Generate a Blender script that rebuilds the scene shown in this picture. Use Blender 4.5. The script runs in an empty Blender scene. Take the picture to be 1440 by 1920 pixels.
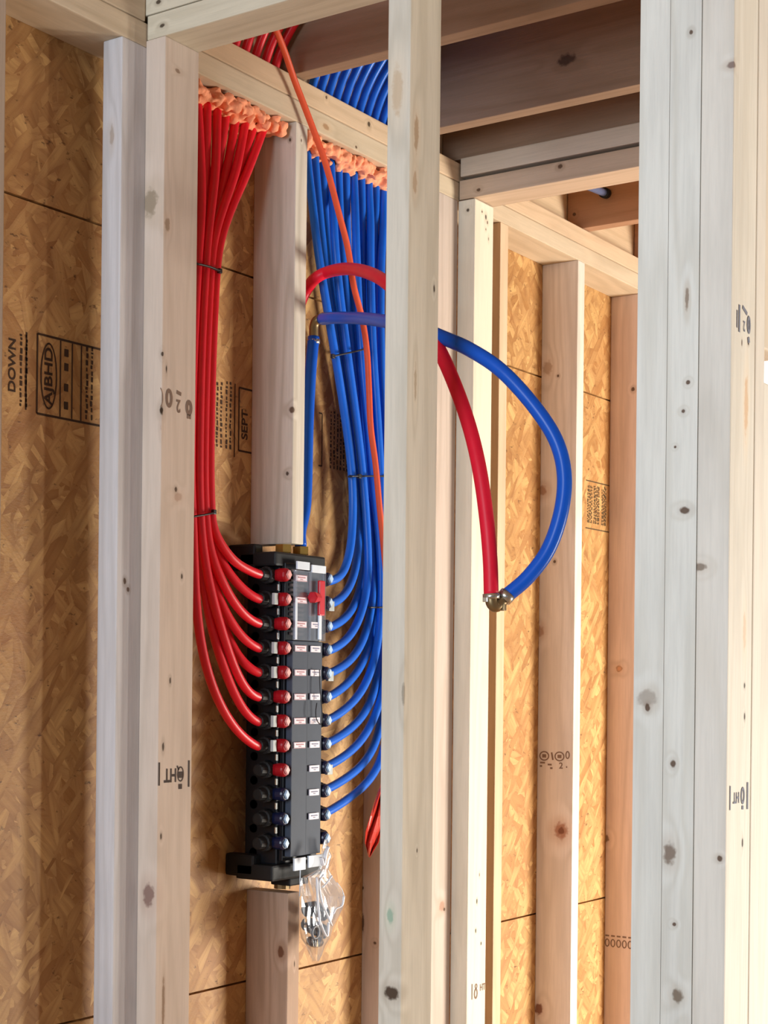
import bpy, bmesh, math, random
from mathutils import Vector, Matrix, noise

scn = bpy.context.scene
col = scn.collection
D = bpy.data

# ------------------------------------------------------------------ camera
# world X runs along the sheathed exterior wall, Y points through it, Z is up
PX, PY, F, TH, RHO, H = 247.25, 1280.0, 3165.0, math.radians(38.348), 0.0105, 1.7
fw = Vector((math.cos(TH), math.sin(TH), 0))
R0 = Vector((math.sin(TH), -math.cos(TH), 0))
U0 = Vector((0, 0, 1))
rt = R0 * math.cos(RHO) + U0 * math.sin(RHO)
up = U0 * math.cos(RHO) - R0 * math.sin(RHO)
CP = Vector((0, 0, H))
cam = D.cameras.new('camera')
cam.sensor_fit = 'VERTICAL'
cam.sensor_height = 36
cam.lens = F / 1920 * 36
cam.shift_x = (720 - PX) / 1920
cam.shift_y = (PY - 960) / 1920
cam.clip_start = 0.05
co = D.objects.new('camera', cam)
col.objects.link(co)
co.matrix_world = Matrix((
    (rt.x, up.x, -fw.x, 0), (rt.y, up.y, -fw.y, 0), (rt.z, up.z, -fw.z, H), (0, 0, 0, 1)))
scn.camera = co

# ------------------------------------------------------------------ light
scn.view_settings.view_transform = 'Standard'
scn.view_settings.look = 'None'
scn.view_settings.gamma = 1
scn.view_settings.use_curve_mapping = False
scn.view_settings.exposure = 0.0

wd = D.worlds.new('sky')
scn.world = wd
wd.use_nodes = True
bg = wd.node_tree.nodes['Background']
bg.inputs[0].default_value = (0.78, 0.88, 1.0, 1)
bg.inputs[1].default_value = 0.27


def area(name, loc, target, sx, sy, power, color):
    l = D.lights.new(name, 'AREA')
    l.shape = 'RECTANGLE'
    l.size, l.size_y = sx, sy
    l.energy = power
    l.color = color
    o = D.objects.new(name, l)
    col.objects.link(o)
    o.location = loc
    d = Vector(target) - Vector(loc)
    o.rotation_euler = d.to_track_quat('-Z', 'Y').to_euler()
    return o


area('window_light', (4.75, -1.05, 0.90), (3.0, 1.5, 1.2), 1.1, 1.2, 205, (1.0, 0.94, 0.83))
area('cool_fill_light', (-1.25, 0.85, 2.1), (2.2, 1.1, 1.95), 1.1, 1.3, 88, (0.76, 0.88, 1.0))  # cool fill added behind the camera, standing in for sky light


# ------------------------------------------------------------------ helpers
def ray(x, y):
    return fw + rt * ((x - PX) / F) - up * ((y - PY) / F)


def onX(x, y, X):
    d = ray(x, y)
    return CP + d * (X / d.x)


def onY(x, y, Y):
    d = ray(x, y)
    return CP + d * (Y / d.y)


def at(x, y, w):
    return CP + ray(x, y) * w


def setp(o, label=None, cat=None, group=None, kind=None):
    if label: o['label'] = label
    if cat: o['category'] = cat
    if group: o['group'] = group
    if kind: o['kind'] = kind
    return o


def empty(name, loc):
    o = D.objects.new(name, None)
    o.empty_display_size = 0.05
    col.objects.link(o)
    o.location = loc
    return o


def link(name, bm, m, parent=None, base=None, smooth=False):
    """bm in world coordinates -> one mesh object whose origin sits at base"""
    base = Vector(base) if base is not None else Vector((0, 0, 0))
    if parent is not None:
        base = Vector(parent['_b']) if '_b' in parent else Vector(parent.location)
    bmesh.ops.translate(bm, verts=bm.verts, vec=-base)
    me = D.meshes.new(name)
    bm.to_mesh(me)
    bm.free()
    if smooth:
        for p in me.polygons: p.use_smooth = True
    o = D.objects.new(name, me)
    col.objects.link(o)
    if m is not None: me.materials.append(m)
    if parent is not None:
        o.parent = parent
    else:
        o.location = base
    return o


def subpart(name, bm, m, part, smooth=False):
    """a part of a part: same origin as the thing"""
    base = part.parent.location if part.parent else part.location
    bmesh.ops.translate(bm, verts=bm.verts, vec=-Vector(base))
    me = D.meshes.new(name)
    bm.to_mesh(me)
    bm.free()
    if smooth:
        for p in me.polygons: p.use_smooth = True
    o = D.objects.new(name, me)
    col.objects.link(o)
    me.materials.append(m)
    o.parent = part
    return o


def box(bm, x0, x1, y0, y1, z0, z1, bev=0.0):
    vs = [bm.verts.new((x, y, z)) for z in (z0, z1) for y in (y0, y1) for x in (x0, x1)]
    fs = [(0, 2, 3, 1), (4, 5, 7, 6), (0, 1, 5, 4), (2, 6, 7, 3), (0, 4, 6, 2), (1, 3, 7, 5)]
    nf = [bm.faces.new([vs[i] for i in f]) for f in fs]
    if bev > 0:
        es = list({e for f in nf for e in f.edges})
        bmesh.ops.bevel(bm, geom=es, offset=bev, segments=2, profile=0.6, affect='EDGES')
    return bm


def nb(*a, **k):
    return box(bmesh.new(), *a, **k)


def catmull(pts, n=8):
    P = [Vector(p) for p in pts]
    P = [P[0] * 2 - P[1]] + P + [P[-1] * 2 - P[-2]]
    out = []
    for i in range(1, len(P) - 2):
        p0, p1, p2, p3 = P[i - 1:i + 3]
        for k in range(n):
            t = k / n
            out.append(0.5 * ((2 * p1) + (p2 - p0) * t + (2 * p0 - 5 * p1 + 4 * p2 - p3) * t * t
                              + (3 * p1 - p0 - 3 * p2 + p3) * t ** 3))
    out.append(P[-2])
    return out


def sweep(bm, pts, r, sides=14, flat=1.0, cap=True):
    n = len(pts)
    tang = []
    for i in range(n):
        a = pts[max(i - 1, 0)]
        b = pts[min(i + 1, n - 1)]
        tang.append((b - a).normalized())
    ref = Vector((0, 0, 1)) if abs(tang[0].z) < 0.9 else Vector((1, 0, 0))
    u = tang[0].cross(ref).normalized()
    rings = []
    for i in range(n):
        u = (u - tang[i] * u.dot(tang[i])).normalized()
        v = tang[i].cross(u)
        rr = r[i] if isinstance(r, (list, tuple)) else r
        rings.append([bm.verts.new(pts[i] + (u * math.cos(a) + v * math.sin(a) * flat) * rr)
                      for a in [2 * math.pi * k / sides for k in range(sides)]])
    for i in range(n - 1):
        for k in range(sides):
            bm.faces.new((rings[i][k], rings[i][(k + 1) % sides], rings[i + 1][(k + 1) % sides], rings[i + 1][k]))
    if cap:
        bm.faces.new(rings[0][::-1])
        bm.faces.new(rings[-1])
    return bm


def rod(bm, a, b, r, sides=16):
    return sweep(bm, [Vector(a), (Vector(a) + Vector(b)) / 2, Vector(b)], r, sides)


# ------------------------------------------------------------------ materials
class NT:
    def __init__(s, name):
        s.m = D.materials.new(name)
        s.m.use_nodes = True
        s.t = s.m.node_tree
        s.b = s.t.nodes['Principled BSDF']

    def n(s, t, **k):
        nd = s.t.nodes.new(t)
        for a, v in k.items(): setattr(nd, a, v)
        return nd

    def l(s, a, b): s.t.links.new(a, b)

    def math(s, op, a, b=None, clamp=False):
        nd = s.n('ShaderNodeMath', operation=op)
        nd.use_clamp = clamp
        for i, v in enumerate((a, b)):
            if v is None: continue
            if isinstance(v, (int, float)): nd.inputs[i].default_value = v
            else: s.l(v, nd.inputs[i])
        return nd.outputs[0]

    def vmul(s, a, v):
        nd = s.n('ShaderNodeVectorMath', operation='MULTIPLY')
        s.l(a, nd.inputs[0])
        nd.inputs[1].default_value = v
        return nd.outputs[0]

    def noise(s, vec, scale, detail=3, rough=0.5, dist=0.0):
        nd = s.n('ShaderNodeTexNoise')
        s.l(vec, nd.inputs['Vector'])
        nd.inputs['Scale'].default_value = scale
        nd.inputs['Detail'].default_value = detail
        nd.inputs['Roughness'].default_value = rough
        nd.inputs['Distortion'].default_value = dist
        return nd.outputs[0]

    def maprange(s, v, a, b, c=0.0, d=1.0, smooth=False):
        nd = s.n('ShaderNodeMapRange')
        if smooth: nd.interpolation_type = 'SMOOTHSTEP'
        s.l(v, nd.inputs[0])
        for i, x in enumerate((a, b, c, d)): nd.inputs[i + 1].default_value = x
        return nd.outputs[0]

    def mix(s, f, a, b, mode='MIX'):
        nd = s.n('ShaderNodeMix', data_type='RGBA', blend_type=mode)
        if isinstance(f, (int, float)): nd.inputs[0].default_value = f
        else: s.l(f, nd.inputs[0])
        for i, v in ((6, a), (7, b)):
            if isinstance(v, tuple): nd.inputs[i].default_value = (v + (1,))[:4]
            else: s.l(v, nd.inputs[i])
        return nd.outputs[2]


def rgb(*c):
    """sRGB 0-255 to linear"""
    return tuple((x / 255 / 12.92) if x / 255 <= 0.04045 else ((x / 255 + 0.055) / 1.055) ** 2.4 for x in c)


def simple(name, color, rough=0.5, metal=0.0, spec=0.5, bump=0.0, bs=60):
    t = NT(name)
    pos = t.n('ShaderNodeNewGeometry').outputs['Position']
    ns = t.noise(pos, bs, 3)
    c = t.mix(t.maprange(ns, 0.3, 0.7, 0.0, 0.22), tuple(color), tuple(x * 0.7 for x in color))
    t.l(c, t.b.inputs['Base Color'])
    t.b.inputs['Roughness'].default_value = rough
    t.b.inputs['Metallic'].default_value = metal
    t.b.inputs['Specular IOR Level'].default_value = spec
    if bump:
        b = t.n('ShaderNodeBump')
        b.inputs['Strength'].default_value = bump
        b.inputs['Distance'].default_value = 0.002
        t.l(ns, b.inputs['Height'])
        t.l(b.outputs[0], t.b.inputs['Normal'])
    return t.m


def lumber(name, tint=(196, 176, 146), axis='Z', knots=(), grain=0.5, dark=0.62, seed=0.0, fold=0.0):
    """planed softwood with grain along an axis; knots = (point, r across, r along, colour sRGB, strength)"""
    t = NT(name)
    pos = t.n('ShaderNodeNewGeometry').outputs['Position']
    off = t.n('ShaderNodeVectorMath', operation='ADD')
    t.l(pos, off.inputs[0])
    off.inputs[1].default_value = (seed * 1.7, seed * 2.3, seed * 3.1)
    p = off.outputs[0]
    long = {'Z': (1, 1, .045), 'Y': (1, .045, 1), 'X': (.045, 1, 1)}[axis]
    pl = t.vmul(p, long)
    kmask = None
    kphase = None
    marks = []
    for (kp, ra, rl, kc, st) in knots:
        sub = t.n('ShaderNodeVectorMath', operation='SUBTRACT')
        t.l(pos, sub.inputs[0])
        sub.inputs[1].default_value = tuple(kp)
        sc = {'Z': (1 / ra, 1 / ra, 1 / rl), 'Y': (1 / ra, 1 / rl, 1 / ra), 'X': (1 / rl, 1 / ra, 1 / ra)}[axis]
        v = t.vmul(sub.outputs[0], sc)
        ln = t.n('ShaderNodeVectorMath', operation='LENGTH')
        t.l(v, ln.inputs[0])
        d = ln.outputs['Value']
        marks.append((d, kc, st))
        ph = t.maprange(d, 0.5, 3.6, 1.0, 0.0, True)
        kphase = ph if kphase is None else t.math('MAXIMUM', kphase, ph)
    # growth rings: distorted bands along the piece
    warp = t.noise(t.vmul(p, tuple(0.35 if q < 1 else 1.0 for q in long)), 5.0, 2, 0.5)
    low = t.noise(pl, 9.0, 2, 0.5)
    ph = t.math('ADD', t.math('MULTIPLY', low, 16.0), t.math('MULTIPLY', warp, 4.0))
    if kphase is not None:
        ph = t.math('ADD', ph, t.math('MULTIPLY', kphase, 1.3))
    rings = t.math('SINE', t.math('MULTIPLY', ph, 4.2))
    rings = t.math('POWER', t.maprange(rings, -1, 1, 0, 1), 2.0)
    fine = t.noise(pl, 260.0, 4, 0.65)
    blot = t.noise(t.vmul(p, tuple(0.25 if q < 1 else 1.0 for q in long)), 11.0, 4, 0.6)
    base = rgb(*tint)
    darkc = tuple(x * dark for x in rgb(tint[0], tint[1] - 6, tint[2] - 16))
    c = t.mix(t.math('MULTIPLY', rings, grain * 0.55), base, darkc)
    c = t.mix(t.maprange(fine, 0.42, 0.75, 0.0, 0.55 * grain + .1), c, tuple(x * 0.72 for x in base))
    c = t.mix(t.maprange(blot, 0.5, 0.78, 0.0, 0.35), c, rgb(max(tint[0] - 52, 0), max(tint[1] - 52, 0), max(tint[2] - 50, 0)))
    kn = t.noise(pos, 120.0, 2)
    for d, kc, st in marks:
        dd = t.math('ADD', d, t.math('MULTIPLY', t.math('SUBTRACT', kn, 0.5), 0.9))
        c = t.mix(t.maprange(dd, 0.55, 1.05, st, 0.0, True), c, rgb(*kc))
        halo = t.maprange(d, 0.9, 2.2, 0.22 * st, 0.0, True)
        c = t.mix(halo, c, rgb(min(kc[0] + 60, 255), min(kc[1] + 50, 255), min(kc[2] + 35, 255)))
    t.l(c, t.b.inputs['Base Color'])
    t.b.inputs['Roughness'].default_value = 0.75
    t.b.inputs['Specular IOR Level'].default_value = 0.25
    b = t.n('ShaderNodeBump')
    b.inputs['Strength'].default_value = 0.25
    b.inputs['Distance'].default_value = 0.0015
    t.l(fine, b.inputs['Height'])
    t.l(b.outputs[0], t.b.inputs['Normal'])
    return t.m


def osb_material(name):
    t = NT(name)
    pos = t.n('ShaderNodeNewGeometry').outputs['Position']
    w = t.n('ShaderNodeVectorMath', operation='SCALE')
    nz = t.n('ShaderNodeTexNoise')
    t.l(pos, nz.inputs['Vector'])
    nz.inputs['Scale'].default_value = 14
    t.l(nz.outputs['Color'], w.inputs[0])
    w.inputs['Scale'].default_value = 0.007
    add = t.n('ShaderNodeVectorMath', operation='ADD')
    t.l(pos, add.inputs[0])
    t.l(w.outputs[0], add.inputs[1])
    col_ = None
    edge_ = None
    for i, (ang, sc) in enumerate(((0.1, 24), (0.3, 15), (-0.35, 17), (1.35, 15), (0.75, 17), (-0.85, 18))):
        mp = t.n('ShaderNodeMapping')
        t.l(add.outputs[0], mp.inputs[0])
        mp.inputs['Rotation'].default_value = (0, ang, 0)
        mp.vector_type = 'TEXTURE'
        mp.inputs['Scale'].default_value = (1 / 0.8, 1 / 0.2, 1 / 2.9)
        vo = t.n('ShaderNodeTexVoronoi')
        t.l(mp.outputs[0], vo.inputs['Vector'])
        vo.inputs['Scale'].default_value = sc
        sp = t.n('ShaderNodeSeparateColor')
        t.l(vo.outputs['Color'], sp.inputs[0])
        fib = t.n('ShaderNodeTexNoise')
        mp2 = t.n('ShaderNodeMapping')
        t.l(add.outputs[0], mp2.inputs[0])
        mp2.inputs['Rotation'].default_value = (0, ang, 0)
        mp2.vector_type = 'TEXTURE'
        mp2.inputs['Scale'].default_value = (1 / 6, 1 / 6, 1 / 120)
        t.l(mp2.outputs[0], fib.inputs['Vector'])
        fib.inputs['Scale'].default_value = 1.5
        fl = t.mix(sp.outputs[0], rgb(168, 124, 72), rgb(216, 176, 116))
        fl = t.mix(t.maprange(fib.outputs[0], 0.4, 0.7, 0, 0.35), fl, rgb(140, 92, 48))
        dist = t.maprange(vo.outputs['Distance'], 0.45, 0.8, 0.0, 0.4)
        fl = t.mix(dist, fl, rgb(132, 86, 48))
        if col_ is None: col_ = fl
        else:
            sel = t.math('GREATER_THAN', sp.outputs[1], 0.52)
            col_ = t.mix(sel, col_, fl)
    big = t.noise(pos, 3.5, 3)
    col_ = t.mix(t.maprange(big, 0.4, 0.7, 0, 0.3), col_, rgb(176, 112, 62))
    dk = t.noise(t.vmul(pos, (1, 1, 2.2)), 48, 4, 0.65)
    col_ = t.mix(t.maprange(dk, 0.63, 0.72, 0, 0.75), col_, rgb(72, 42, 20))
    t.l(col_, t.b.inputs['Base Color'])
    t.b.inputs['Roughness'].default_value = 0.55
    t.b.inputs['Specular IOR Level'].default_value = 0.35
    b = t.n('ShaderNodeBump')
    b.inputs['Strength'].default_value = 0.4
    b.inputs['Distance'].default_value = 0.003
    t.l(dk, b.inputs['Height'])
    t.l(b.outputs[0], t.b.inputs['Normal'])
    return t.m


M_osb = osb_material('oriented_strand_board')
M_floor = lumber('subfloor_wood', (190, 150, 105), 'X', grain=0.6)
M_joist = lumber('joist_wood', (150, 112, 84), 'Y', grain=0.5, dark=0.6, seed=3.3)
M_rim = lumber('rim_wood', (190, 160, 125), 'X', grain=0.4, seed=8.1)
M_ink = simple('stamp_ink', rgb(74, 62, 56), 0.9)
M_ink_soft = simple('faded_stamp_ink', rgb(128, 104, 88), 0.9)
M_ink_blue = simple('blue_grey_ink', rgb(120, 124, 140), 0.9)
M_ink_osb = simple('panel_stamp_ink', rgb(62, 40, 22), 0.9)
M_red = simple('red_pex', rgb(222, 24, 44), 0.38, spec=0.45)
M_blue = simple('blue_pex', rgb(14, 100, 214), 0.36, spec=0.35)
M_blue2 = simple('blue_supply_pex', rgb(20, 88, 200), 0.30, spec=0.22)
M_red2 = simple('red_supply_pex', rgb(222, 26, 54), 0.42, spec=0.25)
M_foam = simple('orange_foam', rgb(255, 166, 124), 0.85, bump=0.6, bs=180)
M_black = simple('black_plastic', (0.009, 0.010, 0.013), 0.35, spec=0.25)
M_black2 = simple('dull_black_plastic', (0.014, 0.014, 0.015), 0.5, spec=0.2)
M_grey = simple('smoky_grey_cover', rgb(70, 77, 90), 0.5, spec=0.15)
M_label = simple('white_label', rgb(226, 216, 226), 0.45)
M_labeltxt = simple('label_print', rgb(178, 120, 128), 0.6)
M_labeltxtb = simple('grey_label_print', rgb(120, 124, 150), 0.6)
M_white = simple('white_tape_and_glints', rgb(214, 224, 236), 0.35)  # labels and string, also the painted glints on the clear cover
M_clip = simple('grey_clip', rgb(168, 176, 176), 0.4)
M_valver = simple('red_valve', rgb(160, 16, 28), 0.4, spec=0.3)
M_valveb = simple('navy_valve', rgb(16, 24, 56), 0.35)
M_slotr = simple('pink_valve_slot', rgb(244, 176, 170), 0.3)
M_slotb = simple('pale_blue_valve_slot', rgb(180, 206, 232), 0.3)
M_steel = simple('steel', rgb(190, 190, 185), 0.25, metal=0.9)
M_brass = simple('brass', rgb(200, 160, 84), 0.28, metal=0.9)
M_brass_d = simple('aged_brass', rgb(134, 112, 78), 0.4, metal=0.7)
M_tie = simple('tie_black', (0.01, 0.01, 0.012), 0.4)
M_orange = simple('orange_cable', rgb(216, 84, 50), 0.5, spec=0.3)
M_flag = simple('red_plastic_film', rgb(196, 58, 44), 0.25)
M_key = simple('red_key', rgb(196, 28, 44), 0.3)
M_fit = simple('charcoal_fitting', (0.016, 0.018, 0.022), 0.35, spec=0.3)
M_ring = simple('grey_ring', rgb(120, 124, 130), 0.4)


def clear(name, tint, fac, rough=0.08):
    t = NT(name)
    t.t.nodes.remove(t.b)
    out = [n for n in t.t.nodes if n.type == 'OUTPUT_MATERIAL'][0]
    tr = t.n('ShaderNodeBsdfTransparent')
    tr.inputs[0].default_value = tint + (1,)
    gl = t.n('ShaderNodeBsdfGlossy')
    gl.inputs['Roughness'].default_value = rough
    gl.inputs[0].default_value = (0.95, 0.97, 1, 1)
    df = t.n('ShaderNodeBsdfDiffuse')
    df.inputs[0].default_value = (0.8, 0.82, 0.86, 1)
    lw = t.n('ShaderNodeLayerWeight')
    lw.inputs[0].default_value = 0.35
    m1 = t.n('ShaderNodeMixShader')
    t.l(t.math('ADD', t.math('MULTIPLY', lw.outputs['Fresnel'], 0.45), fac, clamp=True), m1.inputs[0])
    t.l(tr.outputs[0], m1.inputs[1])
    t.l(gl.outputs[0], m1.inputs[2])
    m2 = t.n('ShaderNodeMixShader')
    m2.inputs[0].default_value = 0.06
    t.l(m1.outputs[0], m2.inputs[1])
    t.l(df.outputs[0], m2.inputs[2])
    t.l(m2.outputs[0], out.inputs[0])
    return t.m


M_clear = clear('clear_cover', (0.9, 0.92, 0.95), 0.03, 0.12)
M_bag = clear('clear_bag_film', (0.93, 0.93, 0.93), 0.02, 0.16)

# ------------------------------------------------------------------ the setting
YF, YB = 1.629, 1.718          # front and back of the exterior wall's framing
ZP = 2.694                     # underside of its top plates
bm = bmesh.new()
for z0, z1 in ((-0.02, 1.1635), (1.1675, 2.4285), (2.4325, 3.01)):
    box(bm, 0.9, 4.95, YB, YB + 0.012, z0, z1)
box(bm, 0.9, 4.95, YB + 0.0121, YB + 0.014, -0.02, 3.01)
wall = link('wall_back', bm, M_osb, base=(0.9, YB, 0))
setp(wall, kind='structure')
setp(link('floor', nb(-3.2, 6.4, -3.4, YB, -0.03, 0.0), M_floor, base=(0, 0, 0)), kind='structure')
setp(link('ceiling', nb(-3.2, 5.9, -3.4, YB + 0.02, 3.012, 3.03), M_osb, base=(0, 0, 3.012)), kind='structure')


setp(link('unseen_light_blocker', nb(3.135, 3.195, 0.28, 0.60, 0, 2.694), M_rim, base=(3.16, 0.5, 0)), kind='structure')  # slab added out of view to shade the left side from the window light


sk = NT('daylight_pane')
sk.b.inputs['Emission Color'].default_value = (1.0, 1.0, 1.0, 1)
sk.b.inputs['Emission Strength'].default_value = 1.3
win = link('window_1', nb(6.20, 6.24, 1.72, 1.80, 2.25, 3.30), M_rim, base=(6.2, 2.0, 2.3))
setp(win, kind='structure')
link('pane', nb(6.21, 6.22, 1.80, 2.60, 2.25, 3.30), sk.m, win)


def lum(name, label, x0, x1, y0, y1, z0, z1, axis='Z', tint=(196, 176, 146), knots=(), cat='stud', group=None,
        grain=0.5, seed=None, bev=0.0022, dark=0.62):
    lum.k += 1
    s = seed if seed is not None else lum.k * 1.37
    m = lumber(name + '_wood', tint, axis, knots, grain, dark, s)
    o = link(name, nb(x0, x1, y0, y1, z0, z1, bev=bev), m, base=((x0 + x1) / 2, (y0 + y1) / 2, z0))
    return setp(o, label, cat, group)


lum.k = 0
KB = (70, 48, 34)
KD = (40, 26, 16)


def ky(x, y, Y=YF, ra=0.006, rl=0.008, c=KB, st=0.9): return (onY(x, y, Y), ra, rl, c, st)


def kx(x, y, X, ra=0.006, rl=0.008, c=KB, st=0.9): return (onX(x, y, X), ra, rl, c, st)


# exterior wall studs -------------------------------------------------
G = 'studs of the sheathed exterior wall'
lum('wall_stud', 'pale stud sliver cut off by the left edge of the picture', 1.719, 1.757, YF, YB, 0, ZP, group=G, tint=(190, 170, 150))
flat_stud = lum('wall_stud', 'grey stud turned flat just left of the narrow corner post, lit strip down its face',
                2.019, 2.108, YF, YF + 0.038, 0, ZP, group=G, tint=(206, 202, 202),
                knots=[ky(234, 1090, ra=.004, rl=.006), ky(240, 1105, ra=.004, rl=.005), kx(240, 310, 2.019, .006, .03, (140, 118, 96), .6),
                       kx(210, 255, 2.019, .005, .02, (140, 118, 96), .5)])
up_stud = lum('wall_stud', 'upper stud piece between red and blue tubes, cut off above the manifold', 2.51, 2.548, YF, YB, 1.949, ZP,
              group=G, tint=(212, 204, 190), grain=0.9,
              knots=[kx(547, 768, 2.51, .007, .007), kx(539, 888, 2.51, .004, .005, KD), kx(563, 920, 2.51, .003, .004, KD),
                     kx(544, 262, 2.51, .003, .004, KD), ky(565, 263, ra=.002, rl=.003)])
low_stud = lum('wall_stud', 'lower stud piece standing under the manifold and beside the plastic bag', 2.51, 2.548, YF, YB, 0, 1.331,
               group=G, tint=(192, 164, 144), grain=0.8,
               knots=[kx(527, 1785, 2.51, .008, .012, (90, 52, 34)), ky(552, 1808, ra=.002, rl=.006, c=KD)])
lum('wall_stud', 'stud behind the lower blue tubes with a red plastic strip in front', 2.916, 2.954, YF, YB, 0, ZP, group=G,
    tint=(200, 176, 156), knots=[kx(680, 1665, 2.916, .003, .004, KD), kx(703, 1768, 2.916, .004, .004), kx(680, 1730, 2.916, .005, .02)])
lum('wall_stud', 'dim reddish stud turned flat just right of the centre stud', 3.030, 3.119, YF, YF + 0.038, 0, ZP, group=G,
    tint=(196, 180, 168), knots=[ky(828, 1700, ra=.014, rl=.012, c=(150, 104, 80), st=.6), ky(833, 1705, ra=.004, rl=.004)])
w4 = lum('wall_stud', 'stud whose brown side and narrow bright edge show right of the hanging fitting', 3.3135, 3.3515, YF, YB, 0, ZP, group=G,
    tint=(216, 190, 160))
stud_c = lum('wall_stud', 'pinkish stud behind the big blue loop with a brilliantly lit narrow edge', 3.715, 3.753, YF, YB, 0, ZP, group=G,
             tint=(224, 212, 200), grain=0.6,
             knots=[kx(1052, 1558, 3.715, .020, .022, (140, 84, 58), .75), kx(1052, 1558, 3.715, .009, .010, (96, 52, 34), .8),
                    kx(1010, 1892, 3.715, .012, .016, (104, 58, 38), .9), kx(1040, 1053, 3.715, .004, .005),
                    kx(1046, 705, 3.715, .004, .004), kx(1026, 690, 3.715, .014, .02, (150, 118, 90), .6),
                    kx(1016, 920, 3.715, .014, .014, (150, 110, 84), .8), kx(1012, 1183, 3.715, .012, .016, (150, 110, 84), .7)])
stud_d = lum('wall_stud', 'orange-pink stud partly hidden by the big right-hand post', 4.1226, 4.1606, YF, YB, 0, ZP, group=G,
             tint=(226, 202, 186), grain=0.6,
             knots=[kx(1161, 1254, 4.1226, .010, .010, (110, 78, 52), .8), kx(1161, 1254, 4.1226, .006, .006, (190, 140, 108), 1),
                    kx(1187, 730, 4.1226, .005, .006), kx(1136, 1573, 4.1226, .01, .012, (90, 60, 30), .8)])
# partition that runs towards the viewer on the left: post, plates, centre stud, big post
G2 = 'studs of the near partition'
X1, X2 = 2.078, 2.167
ZW = 2.704
post = lum('wall_stud', 'narrow corner post at left with an upside-down HT stamp', X1, X2, 1.591, 1.629, 0, ZW,
           group=G2, tint=(212, 194, 178), grain=0.35,
           knots=[ky(303, 770, 1.591, .005, .009, KD, 1), ky(301, 800, 1.591, .003, .012, (130, 90, 70), .6),
                  ky(305, 664, 1.591, .003, .005, KD), ky(312, 692, 1.591, .002, .007, KD), ky(330, 918, 1.591, .004, .005, KD, .9),
                  ky(334, 932, 1.591, .012, .008, (150, 112, 90), .45), ky(341, 1081, 1.591, .003, .005, KD),
                  ky(319, 1276, 1.591, .003, .006, KD), ky(306, 1400, 1.591, .003, .008, KD), ky(302, 1568, 1.591, .003, .006, KD),
                  kx(279, 1680, X1, .013, .022, (108, 78, 74), .8), kx(282, 380, X1, .016, .024, (132, 118, 100), .8),
                  ky(314, 420, 1.591, .008, .012, (128, 104, 84), .7), ky(333, 133, 1.591, .008, .004, (120, 96, 78), .8),
                  ky(306, 1880, 1.591, .004, .05, (110, 80, 54), .7)])
centre = lum('wall_stud', 'tall pale centre stud standing in front of the blue tubes, dark knot near its foot', X1, X2, 1.161, 1.197, 0, ZW,
             group=G2, tint=(216, 209, 194), grain=0.55, seed=5.0,
             knots=[kx(735, 1862, X1, .014, .011, (62, 50, 42), 1), kx(732, 1718, X1, .006, .014, (120, 160, 140), .7),
                    ky(814, 541, 1.161, .003, .007, KD), ky(782, 1595, 1.161, .002, .004, KD), ky(781, 250, 1.161, .008, .03, (150, 122, 92), .7),
                    ky(779, 720, 1.161, .004, .03, (150, 130, 104), .6), ky(778, 340, 1.161, .007, .02, (160, 130, 100), .6),
                    kx(757, 1300, X1, .004, .02, (120, 110, 96), .6), kx(745, 170, X1, .01, .04, (186, 160, 128), .6)])
GB = 'studs of the built-up post'
PT = (226, 226, 218)
lum('wall_stud', 'left-hand stud of the big built-up post at the right, knots beside its inner seam', X1, X2, 0.7922, 0.831, 0, 3.01, group=GB, tint=PT, bev=.0005,
    grain=0.5, seed=11.0, dark=.7, knots=[kx(1214, 1310, X1, .014, .012, (120, 104, 92), .5), kx(1214, 1327, X1, .004, .006)])
lum('wall_stud', 'middle stud of the big built-up post at the right, dotted with grey knots', X1, X2, 0.7525, 0.7918, 0, 3.01, group=GB, tint=PT, bev=.0005,
    grain=0.6, seed=11.0, dark=.7,
    knots=[kx(1296, 60, X1, .003, .004), kx(1290, 717, X1, .003, .003), kx(1281, 771, X1, .003, .003), kx(1266, 838, X1, .002, .002),
           kx(1284, 957, X1, .007, .005), kx(1262, 1432, X1, .004, .006), kx(1256, 1600, X1, .009, .016, (112, 98, 88)),
           kx(1264, 1733, X1, .003, .003), kx(1270, 1868, X1, .008, .010, (104, 92, 80)), kx(1288, 560, X1, .003, .016, (130, 116, 104))])
big_r = lum('wall_stud', 'right-hand stud of the big built-up post with a smudged grade stamp on its bright side', X1, X2, 0.712, 0.752, 0, 3.01,
            group=GB, tint=(226, 222, 212), grain=0.4, seed=11.2, dark=.72,
            knots=[kx(1371, 122, X1, .007, .005, (116, 100, 96)), kx(1312, 1064, X1, .010, .006, (120, 108, 98)), ky(1403, 643, .712, .0035, .0035, KD, 1),
                   ky(1391, 642, .712, .002, .005), ky(1399, 760, .712, .008, .045, (206, 172, 140), .8),
                   ky(1396, 1185, .712, .006, .03, (206, 176, 148), .6), ky(1396, 1286, .712, .003, .004, KD),
                   ky(1396, 1344, .712, .003, .005, KD), ky(1392, 1580, .712, .003, .006, KD, 1), kx(1350, 1610, X1, .004, .004),
                   ky(1396, 1345, .712, .002, .004, KD)])
lum('wall_stud', 'narrow white-lit stud edge set behind the big post at the right border', 2.169, 2.205, 0.712, 0.801, 0, 3.01, group=GB,
    tint=(228, 222, 212), grain=0.25)
lum('wall_stud', 'upper board at the far right border, ending above the white gap', 2.2075, 2.296, 0.714, 0.752, 2.139, 3.01, group=GB,
    tint=(220, 208, 190), grain=0.3)
lum('wall_stud', 'lower board at the far right border, starting below the white gap', 2.2075, 2.296, 0.714, 0.752, 0, 2.096, group=GB,
    tint=(226, 222, 212), grain=0.3)
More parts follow.
